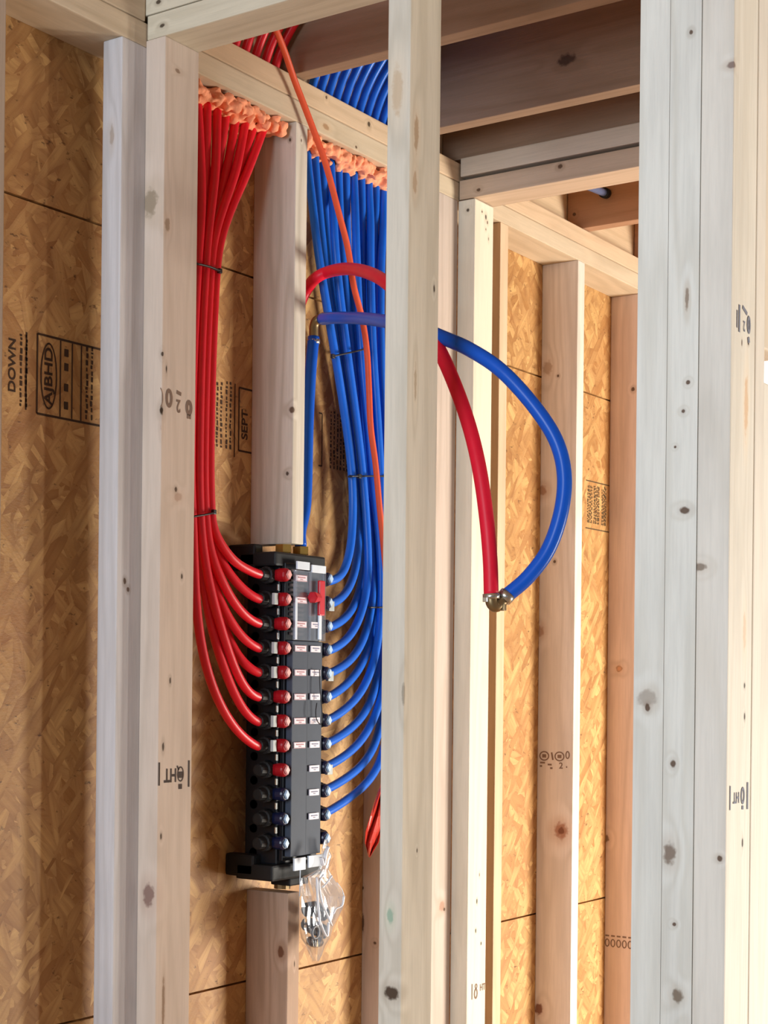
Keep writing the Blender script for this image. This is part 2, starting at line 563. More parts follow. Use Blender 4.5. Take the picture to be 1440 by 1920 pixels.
# second partition: end stud and plates
endst = lum('wall_stud', 'bright end stud under the short double beam, crossed by the big blue and red tubes', 3.12, 3.203, 1.591, 1.629, 0, 2.693,
            tint=(226, 216, 196), grain=0.35,
            knots=[kx(877, 394, 3.12, .004, .004, KD), ky(904, 397, 1.591, .003, .003), ky(911, 407, 1.591, .004, .006, KD),
                   ky(914, 417, 1.591, .003, .004), ky(911, 430, 1.591, .002, .003), ky(916, 448, 1.591, .002, .005),
                   ky(899, 1640, 1.591, .002, .005, KD), ky(894, 1690, 1.591, .003, .006, KD), ky(892, 1745, 1.591, .003, .005, KD), ky(902, 1769, 1.591, .003, .004, KD)])
# ------------------------------------------------------------------ plates
GP = 'top plates'
T1 = (206, 188, 162)
lum('top_plate', 'lower top plate of the exterior wall with orange foam under it', 0.92, 4.9, YF, YB, ZP, ZP + 0.038, 'X', T1,
    cat='plate', group=GP, knots=[ky(611, 238, ra=.006, rl=.014, c=(150, 118, 88)), ky(668, 276, ra=.003, rl=.004)])
lum('top_plate', 'upper top plate of the exterior wall, left of the near partition', 0.92, 2.076, YF, YB, ZP + 0.0395, ZP + 0.078, 'X', T1,
    cat='plate', group=GP)
lum('top_plate', 'upper top plate of the exterior wall with tubes rising above it', 2.17, 4.9, YF, YB, ZP + 0.0395, ZP + 0.078, 'X', (210, 184, 154),
    cat='plate', group=GP, knots=[ky(612, 183, ra=.004, rl=.004), ky(692, 233, ra=.006, rl=.006, c=KD), ky(1131, 491, ra=.005, rl=.006, c=(150, 116, 84))])
lum('top_plate', 'lower top plate of the near partition, crossing the top left corner', X1, X2, -0.6, 1.627, ZW, ZW + 0.038, 'Y', (212, 202, 180),
    cat='plate', group=GP, knots=[kx(304, 48, X1, .004, .006, KD)])
lum('top_plate', 'upper top plate of the near partition, at the very top left corner', X1, X2, -0.6, 1.716, ZW + 0.0395, ZW + 0.078, 'Y', (212, 202, 180),
    cat='plate', group=GP, knots=[kx(297, 4, X1, .004, .006, KD)])
lum('top_plate', 'lower beam board over the bright end stud', 3.12, 3.209, -0.6, 1.627, 2.695, 2.7345, 'Y', (200, 176, 152),
    cat='plate', group=GP, knots=[kx(897, 356, 3.12, .004, .005), kx(1050, 312, 3.12, .005, .006)])
lum('top_plate', 'upper beam board resting on the lower one right of the centre stud', 3.12, 3.209, -0.6, 1.625, 2.742, 2.780, 'Y', (204, 190, 172),
    cat='plate', group=GP)
# ------------------------------------------------------------------ joists
GJ = 'ceiling joists'
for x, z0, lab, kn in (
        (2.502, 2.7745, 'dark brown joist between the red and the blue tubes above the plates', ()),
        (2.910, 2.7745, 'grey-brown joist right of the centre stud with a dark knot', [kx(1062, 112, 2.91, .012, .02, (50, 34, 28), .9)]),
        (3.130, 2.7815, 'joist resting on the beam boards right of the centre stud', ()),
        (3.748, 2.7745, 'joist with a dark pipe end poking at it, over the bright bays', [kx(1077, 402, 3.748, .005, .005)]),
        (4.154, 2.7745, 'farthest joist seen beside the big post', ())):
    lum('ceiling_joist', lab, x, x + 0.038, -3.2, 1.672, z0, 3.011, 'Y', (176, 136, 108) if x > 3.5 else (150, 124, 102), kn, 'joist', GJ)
lum('rim_board', 'pale rim board standing on the top plates behind the joists', 0.95, 4.9, 1.6735, 1.7165, ZP + 0.0785, 3.011, 'X', (210, 184, 152), cat='board')


# ------------------------------------------------------------------ printing on the wood
def text_bm(s, size, origin, right, upv, n, wscale=1.0, shear=0.0):
    cu = D.curves.new('t', 'FONT')
    cu.body = s
    cu.size = size
    cu.align_x = 'CENTER'
    cu.align_y = 'CENTER'
    cu.shear = shear
    cu.offset = size * 0.022
    o = D.objects.new('t', cu)
    col.objects.link(o)
    dg = bpy.context.evaluated_depsgraph_get()
    dg.update()
    me = D.meshes.new_from_object(o.evaluated_get(dg))
    b = bmesh.new()
    b.from_mesh(me)
    D.objects.remove(o)
    D.meshes.remove(me)
    R, U, N = Vector(right), Vector(upv), Vector(n)
    for v in b.verts:
        v.co = Vector(origin) + R * v.co.x * wscale + U * v.co.y + N * 0.0006
    return b


def join(a, b):
    me = D.meshes.new('tmp')
    b.to_mesh(me)
    b.free()
    a.from_mesh(me)
    D.meshes.remove(me)


def bar(bm, origin, right, upv, n, w, h, cx=0, cy=0, ang=0):
    R, U, N = Vector(right), Vector(upv), Vector(n)
    ca, sa = math.cos(ang), math.sin(ang)
    vs = []
    for a, b in ((-1, -1), (1, -1), (1, 1), (-1, 1)):
        x, y = a * w / 2, b * h / 2
        x, y = x * ca - y * sa + cx, x * sa + y * ca + cy
        vs.append(bm.verts.new(Vector(origin) + R * x + U * y + N * 0.0006))
    bm.faces.new(vs)


def ringm(bm, origin, right, upv, n, ra, rb, th, cx=0, cy=0, a0=0, a1=2 * math.pi, k=28):
    R, U, N = Vector(right), Vector(upv), Vector(n)
    prev = None
    for i in range(k + 1):
        a = a0 + (a1 - a0) * i / k
        p = [bm.verts.new(Vector(origin) + R * (cx + (ra + d) * math.cos(a)) + U * (cy + (rb + d) * math.sin(a)) + N * 0.0006)
             for d in (-th / 2, th / 2)]
        if prev: bm.faces.new((prev[0], prev[1], p[1], p[0]))
        prev = p


NY, NX = (0, -1, 0), (-1, 0, 0)
XP, XM, ZU, ZD, YM, YP = (1, 0, 0), (-1, 0, 0), (0, 0, 1), (0, 0, -1), (0, -1, 0), (0, 1, 0)


def stamp(parent, bm, m=M_ink, label=None, name='grade_stamp'):
    o = link(name, bm, m, parent)
    if label: o['label'] = label
    return o


# left post: upside down HT with ring and bars
o_ = onY(327, 1452, 1.591)
b = text_bm('HT', 0.030, o_ + Vector((-0.011, 0, 0)), XM, ZD, NY, .82)
ringm(b, o_, XM, ZD, NY, .0075, .011, .0022, -.0155, 0)
bar(b, o_, XM, ZD, NY, .010, .010, -.0155, .001)
bar(b, o_, XM, ZD, NY, .004, .042, -.0375, 0)
bar(b, o_, XM, ZD, NY, .004, .036, .0400, -.002)
bar(b, o_, XM, ZD, NY, .003, .008, -.0085, -.010, .6)
bar(b, o_, XM, ZD, NY, .009, .008, -.0150, .0195)
stamp(post, b, label='black upside-down HT grade stamp')
# left post: 2 stamp
o_ = onY(332, 755, 1.591)
b = text_bm('2', 0.028, o_ + Vector((.003, 0, -.004)), XM, ZD, NY, .8)
ringm(b, o_, XP, ZU, NY, .006, .012, .006, -.0215, .004)
bar(b, o_, XP, ZU, NY, .012, .006, .004, .0155, -.2)
ringm(b, o_, XP, ZU, NY, .0055, .009, .007, .031, -.004)
bar(b, o_, XP, ZU, NY, .004, .007, .028, -.018)
bar(b, o_, XP, ZU, NY, .004, .007, .034, -.018)
ringm(b, o_, XP, ZU, NY, .01, .016, .002, -.048, .002, -1.0, 1.2)
stamp(post, b, M_ink_soft, 'faded grade stamp with a 2')
# right post upper stamp
o_ = onY(1395, 605, .712)
b = text_bm('2', 0.018, o_ + Vector((0, 0, -.004)), XM, ZD, NY, .7)
bar(b, o_, XP, ZU, NY, .005, .034, -.018, .002)
bar(b, o_, XP, ZU, NY, .003, .022, -.026, .0)
ringm(b, o_, XP, ZU, NY, .004, .009, .005, .017, .000)
bar(b, o_, XP, ZU, NY, .007, .007, .017, -.019, .3)
bar(b, o_, XP, ZU, NY, .018, .005, .002, .0155, -.35)
stamp(big_r, b, M_ink_blue, 'smudged grey grade stamp')
o_ = onY(1386, 1494, .712)
b = text_bm('HT', 0.019, o_ + Vector((-.012, 0, 0)), XM, ZD, NY, .9)
ringm(b, o_, XP, ZU, NY, .005, .009, .004, .012, .001)
bar(b, o_, XP, ZU, NY, .006, .005, .012, -.014)
bar(b, o_, XP, ZU, NY, .005, .034, .030, .0)
bar(b, o_, XP, ZU, NY, .003, .030, -.034, .0)
stamp(big_r, b, M_ink_blue, 'pale blue upside-down HT stamp')
# bright end stud stamp
o_ = onY(897, 1856, 1.591)
b = text_bm('HT', 0.019, o_ + Vector((.018, 0, .003)), XP, ZU, NY, 1.0)
bar(b, o_, XP, ZU, NY, .0035, .032, -.029, 0)
ringm(b, o_, XP, ZU, NY, .006, .009, .004, -.012, -.006)
ringm(b, o_, XP, ZU, NY, .004, .004, .003, -.011, .009)
stamp(endst, b, M_ink_soft, 'grey HT stamp')
# stud c stamp
o_ = onX(1040, 1426, 3.715)
b = bmesh.new()
for cx, ra in ((-.026, .011), (.012, .011)):
    ringm(b, o_, YM, ZU, NX, ra, .010, .003, cx, .010)
    bar(b, o_, YM, ZU, NX, .010, .008, cx, .010)
bar(b, o_, YM, ZU, NX, .004, .018, -.006, .010, .2)
ringm(b, o_, YM, ZU, NX, .004, .008, .003, .032, .014)
join(b, text_bm('2', .020, o_ + Vector((0, -.016, -.012)), YM, ZU, NX, 1.0))
for cx, cy, w in ((-.03, -.006, .012), (-.012, -.010, .010), (-.034, -.014, .006), (-.008, -.018, .006), (.03, -.014, .003)):
    bar(b, o_, YM, ZU, NX, w, .004, cx, cy)
stamp(stud_c, b, M_ink_soft, 'faded round grade stamps')
# stud d stamp
o_ = onX(1160, 1765, 4.1226)
b = bmesh.new()
for i in range(5):
    ringm(b, o_, YM, ZU, NX, .005, .009, .003, -.03 + i * .015, -.006)
    bar(b, o_, YM, ZU, NX, .010, .004, -.03 + i * .015, .012)
stamp(stud_d, b, M_ink_soft, 'faded row of stamped marks')


# panel stamps on the sheathing -------------------------------------
def panel_bm(x0, x1, zc, h, rows, seed):
    """columns of blurred vertical lettering between two long rules"""
    rnd = random.Random(seed)
    b = bmesh.new()
    O = Vector((0, YB, zc))
    for x in rows:
        z = -h / 2 + .004
        while z < h / 2 - .004:
            L = rnd.uniform(.003, .009)
            bar(b, O, XP, ZU, NY, rnd.uniform(.003, .006), L, x + rnd.uniform(-.001, .001), z + L / 2)
            z += L + rnd.uniform(.0015, .004)
    return b, O


def frame(b, O, x0, x1, h, th=.0035):
    w = x1 - x0
    cx = (x0 + x1) / 2
    bar(b, O, XP, ZU, NY, w, th, cx, h / 2)
    bar(b, O, XP, ZU, NY, w, th, cx, -h / 2)
    bar(b, O, XP, ZU, NY, th, h, x0, 0)


zc = 2.171
# left stamp
b, O = panel_bm(0, 0, zc, .118, (1.893, 1.905, 2.048, 2.06), 4)
frame(b, O, 1.930, 2.085, .122)
for x in (1.905, 1.984, 2.012, 2.034): bar(b, O, XP, ZU, NY, .003, .118, x, 0)
ringm(b, O, XP, ZU, NY, .018, .050, .003, 1.957, 0)
join(b, text_bm('AJBHD', .026, (1.957, YB, zc), ZU, XM, NY, 1.15))
join(b, text_bm('DOWN', .022, (1.874, YB, zc + .004), ZU, XM, NY, 1.1))
for i, dz in enumerate((-.04, -.012, .02, .042)): bar(b, O, XP, ZU, NY, .010, .012, 1.998, dz)
stamp(wall, b, M_ink_osb, 'dark framed mill stamp with an oval mark', 'panel_stamp')
# middle stamp beside the red bundle
b, O = panel_bm(0, 0, zc, .122, (2.404, 2.416, 2.432, 2.444), 7)
bar(b, O, XP, ZU, NY, .003, .13, 2.457, -.004)
b2 = text_bm('SEPT', .026, (2.489, YB, zc - .008), ZU, XM, NY, 1.0)
join(b, b2)
frame(b, O, 2.470, 2.515, .112)
stamp(wall, b, M_ink_osb, 'dark mill stamp reading SEPT upwards', 'panel_stamp')
# stamp behind the blue riser
b, O = panel_bm(0, 0, zc, .118, (2.78, 2.792, 2.804, 2.816, 2.828, 2.84), 9)
bar(b, O, XP, ZU, NY, .003, .10, 2.748, -.004)
bar(b, O, XP, ZU, NY, .012, .003, 2.742, .046)
bar(b, O, XP, ZU, NY, .012, .003, 2.742, -.054)
stamp(wall, b, M_ink_osb, 'block of blurred dark print', 'panel_stamp')
# stamp in the far right bay
b, O = panel_bm(0, 0, 2.156, .100, (3.99, 3.998, 4.006, 4.014, 4.028, 4.035, 4.042, 4.05, 4.058, 4.078, 4.085, 4.093, 4.10), 12)
bar(b, O, XP, ZU, NY, .145, .003, 4.05, .058)
bar(b, O, XP, ZU, NY, .145, .003, 4.05, -.060)
stamp(wall, b, simple('faint_panel_ink', rgb(86, 66, 40), .9), 'green-brown mill stamp', 'panel_stamp')


# ------------------------------------------------------------------ manifold
ROW0, PITCH = 1.8893, 0.04220
rowz = [ROW0 - PITCH * i for i in range(12)]
mf = empty('water_manifold', (2.521, 1.665, 1.36))
setp(mf, 'black water manifold with grey front cover and two rows of tube ports, mounted between studs', 'manifold')
bm = bmesh.new()
box(bm, 2.462, 2.592, 1.622, 1.690, 1.385, 1.905, .003)
for z in rowz:      # barrel chambers, one for each port
    rod(bm, (2.452, 1.642, z), (2.600, 1.642, z), .0155, 14)
    rod(bm, (2.462, 1.672, z - .021), (2.592, 1.672, z - .021), .008, 10)
link('body', bm, M_black, mf, smooth=False)
bm = bmesh.new()
box(bm, 2.4405, 2.602, 1.616, 1.694, 1.905, 1.930, .004)
box(bm, 2.4405, 2.466, 1.660, 1.7175, 1.900, 1.945, .004)
link('mounting_bracket', bm, M_black2, mf)
bm = bmesh.new()
box(bm, 2.4405, 2.602, 1.616, 1.694, 1.358, 1.386, .004)
box(bm, 2.4405, 2.466, 1.655, 1.7175, 1.362, 1.402, .006)
box(bm, 2.500, 2.56, 1.618, 1.66, 1.345, 1.36, .003)
link('mounting_bracket', bm, M_black2, mf)
# grey front cover, slightly folded between its two columns
bm = bmesh.new()
box(bm, 2.4715, 2.5205, 1.600, 1.6125, 1.400, 1.776, .0015)
box(bm, 2.5215, 2.571, 1.6015, 1.6125, 1.400, 1.776, .0015)
link('front_cover', bm, M_grey, mf)
bm = bmesh.new()
box(bm, 2.466, 2.576, 1.6128, 1.6215, 1.392, 1.912, .0015)
dk = link('cover_backing', bm, M_black, mf)
bm = bmesh.new()
for k in range(14):
    z = 1.786 + k * .0085
    box(bm, 2.4785, 2.519, 1.6085, 1.6125, z, z + .0045)
link('vent_slats', bm, simple('brown_slats', rgb(84, 68, 66), .5), mf)
bm = bmesh.new()
box(bm, 2.4715, 2.5205, 1.599, 1.6005, 1.777, 1.899, .0005)
box(bm, 2.5215, 2.571, 1.599, 1.6005, 1.777, 1.899, .0005)
box(bm, 2.4715, 2.4795, 1.596, 1.600, 1.777, 1.899, .0012)
box(bm, 2.5205, 2.5225, 1.595, 1.600, 1.777, 1.899, .0006)
box(bm, 2.5665, 2.571, 1.595, 1.600, 1.777, 1.899, .0010)
link('clear_cover', bm, M_clear, mf)
link('cover_glint', nb(2.4712, 2.4775, 1.5945, 1.5962, 1.778, 1.850, bev=.0006), M_white, mf)['label'] = 'painted window glint on the cover edge'  # window reflections on the clear cover, painted as white strips
link('cover_glint', nb(2.5495, 2.5585, 1.5955, 1.5985, 1.780, 1.842, bev=.0006), M_white, mf)['label'] = 'painted window glint on the cover edge'
for x0, x1, z0, z1 in ((2.4775, 2.5175, 1.9005, 1.9145), (2.525, 2.571, 1.8975, 1.911), (2.478, 2.514, 1.3755, 1.3975), (2.524, 2.571, 1.3775, 1.3985)):
    e = link('end_label', nb(x0, x1, 1.5955, 1.599, z0, z1, bev=.0006), M_white, mf)
    e['label'] = 'blank white label'


def labelpart(x0, x1, z, red):
    e = link('port_label', nb(x0, x1, 1.5975, 1.5995, z - .0055, z + .0055), M_label, mf)
    b = bmesh.new()
    O = Vector(((x0 + x1) / 2, 1.5972, z))
    w = (x1 - x0)
    bar(b, O, XP, ZU, NY, w * .66, .0020, 0, .0012)
    bar(b, O, XP, ZU, NY, w * .2, .0014, 0, -.0022)
    if red:
        bar(b, O, XP, ZU, NY, w, .0008, 0, -.0049)
        bar(b, O, XP, ZU, NY, w, .0008, 0, .0049)
    subpart('label_print', b, M_labeltxt if red else M_labeltxtb, e)


for i in range(8): labelpart(2.4765, 2.5115, rowz[i] - (.004 if i == 0 else 0), True)
for i in range(2, 11): labelpart(2.5275, 2.5585, rowz[i], False)
for i, z in enumerate(rowz):
    for side in (0, 1):
        X = 2.4525 if side == 0 else 2.5885
        redv = side == 0 and i < 9
        b = bmesh.new()
        sweep(b, [Vector((X, y, z)) for y in (1.624, 1.614, 1.603, 1.600, 1.5985)], [.0095, .0118, .0118, .0105, .009], 18)
        v = link('valve', b, M_valver if redv else M_valveb, mf, smooth=False)
        v['label'] = 'red valve' if redv else 'dark blue valve'
        b = bmesh.new()
        r = .0078
        vs = [b.verts.new((X + dx * r * .8, y, z + dz * r)) for y in (1.5985, 1.5945) for dx, dz in ((0, -1), (1, 0), (0, 1), (-1, 0))]
        for f in ((3, 2, 1, 0), (4, 5, 6, 7), (0, 1, 5, 4), (1, 2, 6, 5), (2, 3, 7, 6), (3, 0, 4, 7)): b.faces.new([vs[k] for k in f])
        bmesh.ops.recalc_face_normals(b, faces=b.faces)
        subpart('valve_slot', b, M_slotr if redv else M_slotb, v)
        # port fitting
        b = bmesh.new()
        s = -1 if side == 0 else 1
        xb = 2.454 if side == 0 else 2.598
        prof = [(0, .0125), (.008, .0125), (.009, .0150), (.019, .0150), (.020, .0115), (.036, .0105), (.037, .0085)]
        pts = [Vector((xb + s * (a), 1.634, z)) for a, _ in prof]
        sweep(b, pts, [q for _, q in prof], 12)
        link('port_fitting', b, M_black2, mf)
        if i < 11:
            zz = z - PITCH / 2
            e = link('cover_screw', nb(X + .0005, X + .0060, 1.6185, 1.6222, zz - .0060, zz + .0060, bev=.0010), M_steel, mf)
            e['label'] = 'bright metal screw'
for i in (1, 3, 4, 6, 7):
    a = link('locking_clip', nb(2.4265, 2.4375, 1.6085, 1.6145, rowz[i] - .012 + .002, rowz[i] + .010, bev=.001), M_clip, mf)
    a['label'] = 'light grey clip'
for i in (1, 4, 8):
    a = link('locking_clip', nb(2.604, 2.622, 1.6085, 1.6145, rowz[i] - .014, rowz[i] + .004, bev=.001), M_clip, mf)
    a['label'] = 'light grey clip'
for X, Y in ((2.500, 1.640), (2.556, 1.640)):
    b = bmesh.new()
    sweep(b, [Vector((X, Y, z)) for z in (1.928, 1.932, 1.9325, 1.946, 1.9465)], [.0125, .0125, .0155, .0155, .011], 6)
    e = link('inlet_nut', b, M_brass, mf)
    e['label'] = 'brass hexagonal nut'
b = bmesh.new()
sweep(b, [Vector((2.515, 1.645, z)) for z in (1.3585, 1.352, 1.351, 1.338, 1.3375)], [.010, .010, .0145, .0145, .006], 12)
link('drain_fitting', b, M_brass_d, mf)['label'] = 'dull brass fitting underneath'

# key kept behind the clear cover
key = empty('valve_key', (2.548, 1.594, 1.825))
setp(key, 'red T-shaped plastic key clipped at the top of the manifold front', 'key')
link('handle', nb(2.540, 2.557, 1.5880, 1.5940, 1.822, 1.884, bev=.002), M_key, key)
b = bmesh.new()
sweep(b, [Vector((x, 1.5905, 1.853)) for x in (2.541, 2.528, 2.519, 2.517)], [.0065, .009, .011, .009], 6)
link('socket', b, M_key, key)
# pale drip line / string
b = bmesh.new()
sweep(b, [onY(563, 1632, 1.594), onY(562.5, 1655, 1.594), onY(562, 1680, 1.60)], .0011, 6)
setp(link('white_string', b, M_white, base=onY(562, 1680, 1.60)), 'thin white string hanging from the white label under the manifold', 'string')
b = bmesh.new()
sweep(b, catmull([onY(594, 1318, 1.585), onY(592, 1335, 1.585), onY(594, 1350, 1.585), onY(602, 1358, 1.587), onY(604, 1340, 1.587), onY(600, 1290, 1.589), onY(599, 1255, 1.591)]), .0010, 6)
setp(link('black_wire_loop', b, M_tie, base=onY(594, 1318, 1.585)), 'thin dark wire loop dangling over the grey manifold cover', 'wire')

# ------------------------------------------------------------------ red and blue half-inch tubes
TR = 0.0079
ORD = ['topmost', 'second highest', 'third highest', 'fourth highest', 'fifth highest', 'sixth highest', 'seventh highest', 'eighth highest',
       'ninth highest', 'tenth highest', 'lowest used']


def tube(name, label, pts, r, m, cat, group=None, sides=14, n=8):
    c = catmull(pts, n)
    o = link(name, sweep(bmesh.new(), c, r, sides), m, base=c[-1], smooth=True)
    return setp(o, label, cat, group)


PEND = []          # tube centre lines waiting to be eased apart


def relax(lines, mind, iters=40):
    from mathutils.kdtree import KDTree
    lens = [len(l) for l in lines]
    for it in range(iters):
        kd = KDTree(sum(lens))
        own, k = [], 0
        for i, l in enumerate(lines):
            for j, p in enumerate(l):
                kd.insert(p, k)
                own.append((i, j))
                k += 1
        kd.balance()
        k = 0
        new = []
        for i, l in enumerate(lines):
            mv = []
            for j, p in enumerate(l):
                push = Vector((0, 0, 0))
                for q, idx, d in kd.find_range(p, mind):
                    if own[idx][0] != i:
                        v = p - q
                        v.z *= .3
                        if v.length < 1e-6: v = Vector((.001 * (i + 1), .0007, 0))
                        push += v.normalized() * (mind - d) * .30
                if push.length > .004: push = push.normalized() * .004
                mv.append(push)
            new.append(mv)
        for i, l in enumerate(lines):
            n = len(l)
            sm = [new[i][max(j - 1, 0)] * .25 + new[i][j] * .5 + new[i][min(j + 1, n - 1)] * .25 for j in range(n)]
            for j in range(n):
                if j > n - 4: continue
                l[j] = l[j] + sm[j]
            for _ in range(1):
                c = [p.copy() for p in l]
                for j in range(1, n - 4):
                    l[j] = c[j] * .6 + (c[j - 1] + c[j + 1]) * .2
            for j in range(n):
                p = l[j]
                if p.z < 2.69:
                    p.y = min(p.y, YB - .0085)
                    p.x = min(p.x, 2.9075)
                    if p.x > 2.53 and p.z > 1.95: p.x = max(p.x, 2.5565)
                    elif p.z > 1.95: p.x = min(p.x, 2.5015)
                elif p.z < 2.775: p.y = min(p.y, 1.700)


red_rows = [
    [(402, 1000), (430, 1047), (460, 1066)],
    [(396, 1010), (424, 1070), (458, 1108)],
    [(392, 1030), (416, 1095), (452, 1150)],
    [(388, 1045), (408, 1120), (446, 1190)],
    [(397, 1080), (424, 1195), (456, 1243)],
    [(385, 1070), (415, 1190), (452, 1285)],
    [(378, 1075), (402, 1200), (444, 1320)],
    [(364, 1090), (378, 1240), (428, 1358)],
]
offs = [(1.55, 1.652), (1.2, 1.672), (.55, 1.652), (.15, 1.672), (.75, 1.690), (-.45, 1.652), (-.95, 1.672), (-1.5, 1.655)]
endy = [1075, 1121, 1168, 1214, 1260, 1306, 1356, 1402]
for i in range(8):
    ox, Yd = offs[i]
    X0 = 2.482 - i * .031
    zt = 2.70
    # above the plate the tube bends back towards the room
    pts = [Vector((X0 + .01, 1.30, 2.975)), Vector((X0 + .005, 1.45, 2.955)), Vector((X0, 1.585, 2.895)), Vector((X0, 1.652, 2.81)), Vector((X0, 1.668, 2.74)), Vector((X0 - .002, 1.668, 2.70))]
    top_px = 500 - i * 18
    for (cx, cy, sp) in ((None, 330, 0), (394, 440, 11.5), (388, 505, 10.5), (381, 640, 11), (377, 790, 10), (376, 900, 10.5), (379, 968, 10.5)):
        if cx is None:
            p = onY(top_px * .62 + 393 * .38 - 2, cy, (Yd + 1.668) / 2)
        else:
            p = onY(cx + ox * sp, cy, Yd)
        pts.append(p)
    for q, w in zip(red_rows[i], (.8, .5, .2)):
        pts.append(onY(q[0], q[1], Yd * w + 1.634 * (1 - w)))
    z = rowz[i]
    pts.append(Vector((2.409, 1.634, z)))
    pts.append(Vector((2.421, 1.634, z)))
    PEND.append(('red water tube curving into the %s left port of the manifold' % ORD[i], catmull(pts, 8), M_red, 'red water tubes'))

y480 = [596, 606, 617, 628, 640, 652, 668, 682, 694, 704, 714]
y655 = [627, 634, 641, 650, 660, 668, 676, 684, 698, 706, 713]
y893 = [662, 668, 675, 681, 687, 692, 697, 701, 714, 719, 724]
blue_rows = [
    [(661, 985), (657, 1030), (645, 1075)],
    [(671, 985), (671, 1055), (652, 1112)],
    [(683, 1000), (682, 1090), (658, 1152)],
    [(689, 1010), (691, 1105), (664, 1190)],
    [(698, 1030), (700, 1140), (672, 1230)],
    [(708, 1040), (706, 1170), (674, 1264)],
    [(714, 1040), (714, 1200), (680, 1305)],
    [(722, 1060), (720, 1240), (688, 1345)],
    [(726, 1060), (728, 1260), (690, 1386)],
    [(730, 1080), (727, 1330), (692, 1430)],
    [(732, 1080), (731, 1370), (700, 1464)],
]
for i in range(11):
    X0 = 2.605 + i * .0278
    Yd = (1.650, 1.668, 1.686)[i % 3] if i < 8 else (1.650, 1.668, 1.652)[i - 8]
    pts = [Vector((X0 + .02, 1.44, 2.985)), Vector((X0 + .015, 1.52, 2.965)), Vector((X0 + .01, 1.60, 2.90)), Vector((X0, 1.65, 2.82)), Vector((X0, 1.668, 2.74)), Vector((X0, 1.668, 2.66))]
    p = onY(y480[i], 480, Yd)
    q = pts[-1]
    pts.append(Vector((q.x * .55 + p.x * .45, q.y * .5 + p.y * .5, q.z * .6 + p.z * .4)))
    pts.append(p)
    pts.append(onY(y655[i], 655, Yd))
    pts.append(onY((y655[i] + y893[i]) / 2 + 2, 780, Yd))
    pts.append(onY(y893[i], 893, Yd))
    for q, w in zip(blue_rows[i], (.9, .6, .3)):
        Yq = Yd * w + 1.634 * (1 - w)
        p = onY(q[0], q[1], Yq)
        if p.x > 2.905: p = Vector((2.905, Yq, p.z))
        pts.append(p)
    z = rowz[i]
    pts.append(Vector((2.662, 1.634, z + .004)))
    pts.append(Vector((2.644, 1.634, z)))
    pts.append(Vector((2.632, 1.634, z)))
    PEND.append(('blue water tube curving into the %s right port of the manifold' % ORD[i], catmull(pts, 8), M_blue, 'blue water tubes'))
relax([q[1] for q in PEND], 2 * TR + .0006)
for lab_, line_, mat_, grp_ in PEND:
    setp(link('water_tube', sweep(bmesh.new(), line_, TR, 14), mat_, base=line_[-1], smooth=True), lab_, 'tube', grp_)



def tie(label, pts, head=None, r=.0030):
    c = catmull(pts, 6)
    root = empty('cable_tie', c[0])
    setp(root, label, 'cable tie', 'cable ties')
    link('strap', sweep(bmesh.new(), c, r, 8, flat=.6), M_tie, root, smooth=True)
    if head is not None:
        link('locking_head', nb(head.x - .004, head.x + .004, head.y - .003, head.y + .003, head.z - .004, head.z + .004, bev=.001), M_tie, root)
    return root


def loop(px0, py0, px1, py1, Yf, Yb, sag=0):
    a, b = onY(px0, py0, Yf), onY(px1, py1, Yf)
    m = (a + b) / 2 + Vector((0, -.004, -sag))
    ab, bb = onY(px0 + 6, py0, Yb), onY(px1 - 3, py1, Yb)
    return [a, m, b, (b + bb) / 2, bb, ab, (a + ab) / 2, a]


tie('upper black cable tie round the red tubes', loop(367, 494, 411, 508, 1.640, 1.70), onY(412, 508, 1.640))
tie('lower black cable tie round the red tubes', loop(360, 969, 399, 962, 1.640, 1.702), onY(401, 960, 1.640))
tie('upper black cable tie round the blue tubes, below the blue crossing pipe', loop(624, 668, 682, 655, 1.637, 1.70), onY(624, 668, 1.636))
tie('middle black cable tie round the blue tubes', loop(655, 893, 726, 893, 1.637, 1.70), onY(674, 893, 1.634))
tie('lowest black cable tie, round blue tubes beside the centre stud', loop(692, 1139, 722, 1139, 1.636, 1.684))

# ------------------------------------------------------------------ expanding foam in the plate
for lab, xa, xb, sd in (('lumpy orange foam sealing the red tubes under the top plate', 2.225, 2.505, 3),
                        ('lumpy orange foam sealing the blue tubes under the top plate', 2.553, 2.912, 5)):
    rnd = random.Random(sd)
    b = bmesh.new()
    x = xa
    while x < xb - .008:
        for k in range(7):
            r = rnd.uniform(.0055, .0105)
            y = rnd.uniform(1.638, 1.70)
            zc_ = ZP - rnd.uniform(.002, .026) - (0.004 if k == 0 else 0)
            mt = Matrix.Translation((min(max(x, xa + r), xb - r), y, zc_)) @ Matrix.Diagonal((1, rnd.uniform(.8, 1.3), rnd.uniform(.7, 1.1), 1))
            bmesh.ops.create_icosphere(b, subdivisions=2, radius=r, matrix=mt)
        x += rnd.uniform(.006, .010)
    for v in b.verts:
        d = noise.noise_vector(v.co * 130) * .004
        v.co += d
        v.co.z = min(v.co.z, ZP - .0003)
    o = link('sealing_foam', b, M_foam, base=((xa + xb) / 2, 1.67, ZP - .03), smooth=True)
    mod = o.modifiers.new('r', 'REMESH')
    mod.mode = 'VOXEL'
    mod.voxel_size = .0028
    mod.use_smooth_shade = True
    setp(o, lab, 'foam', 'sealing foam')

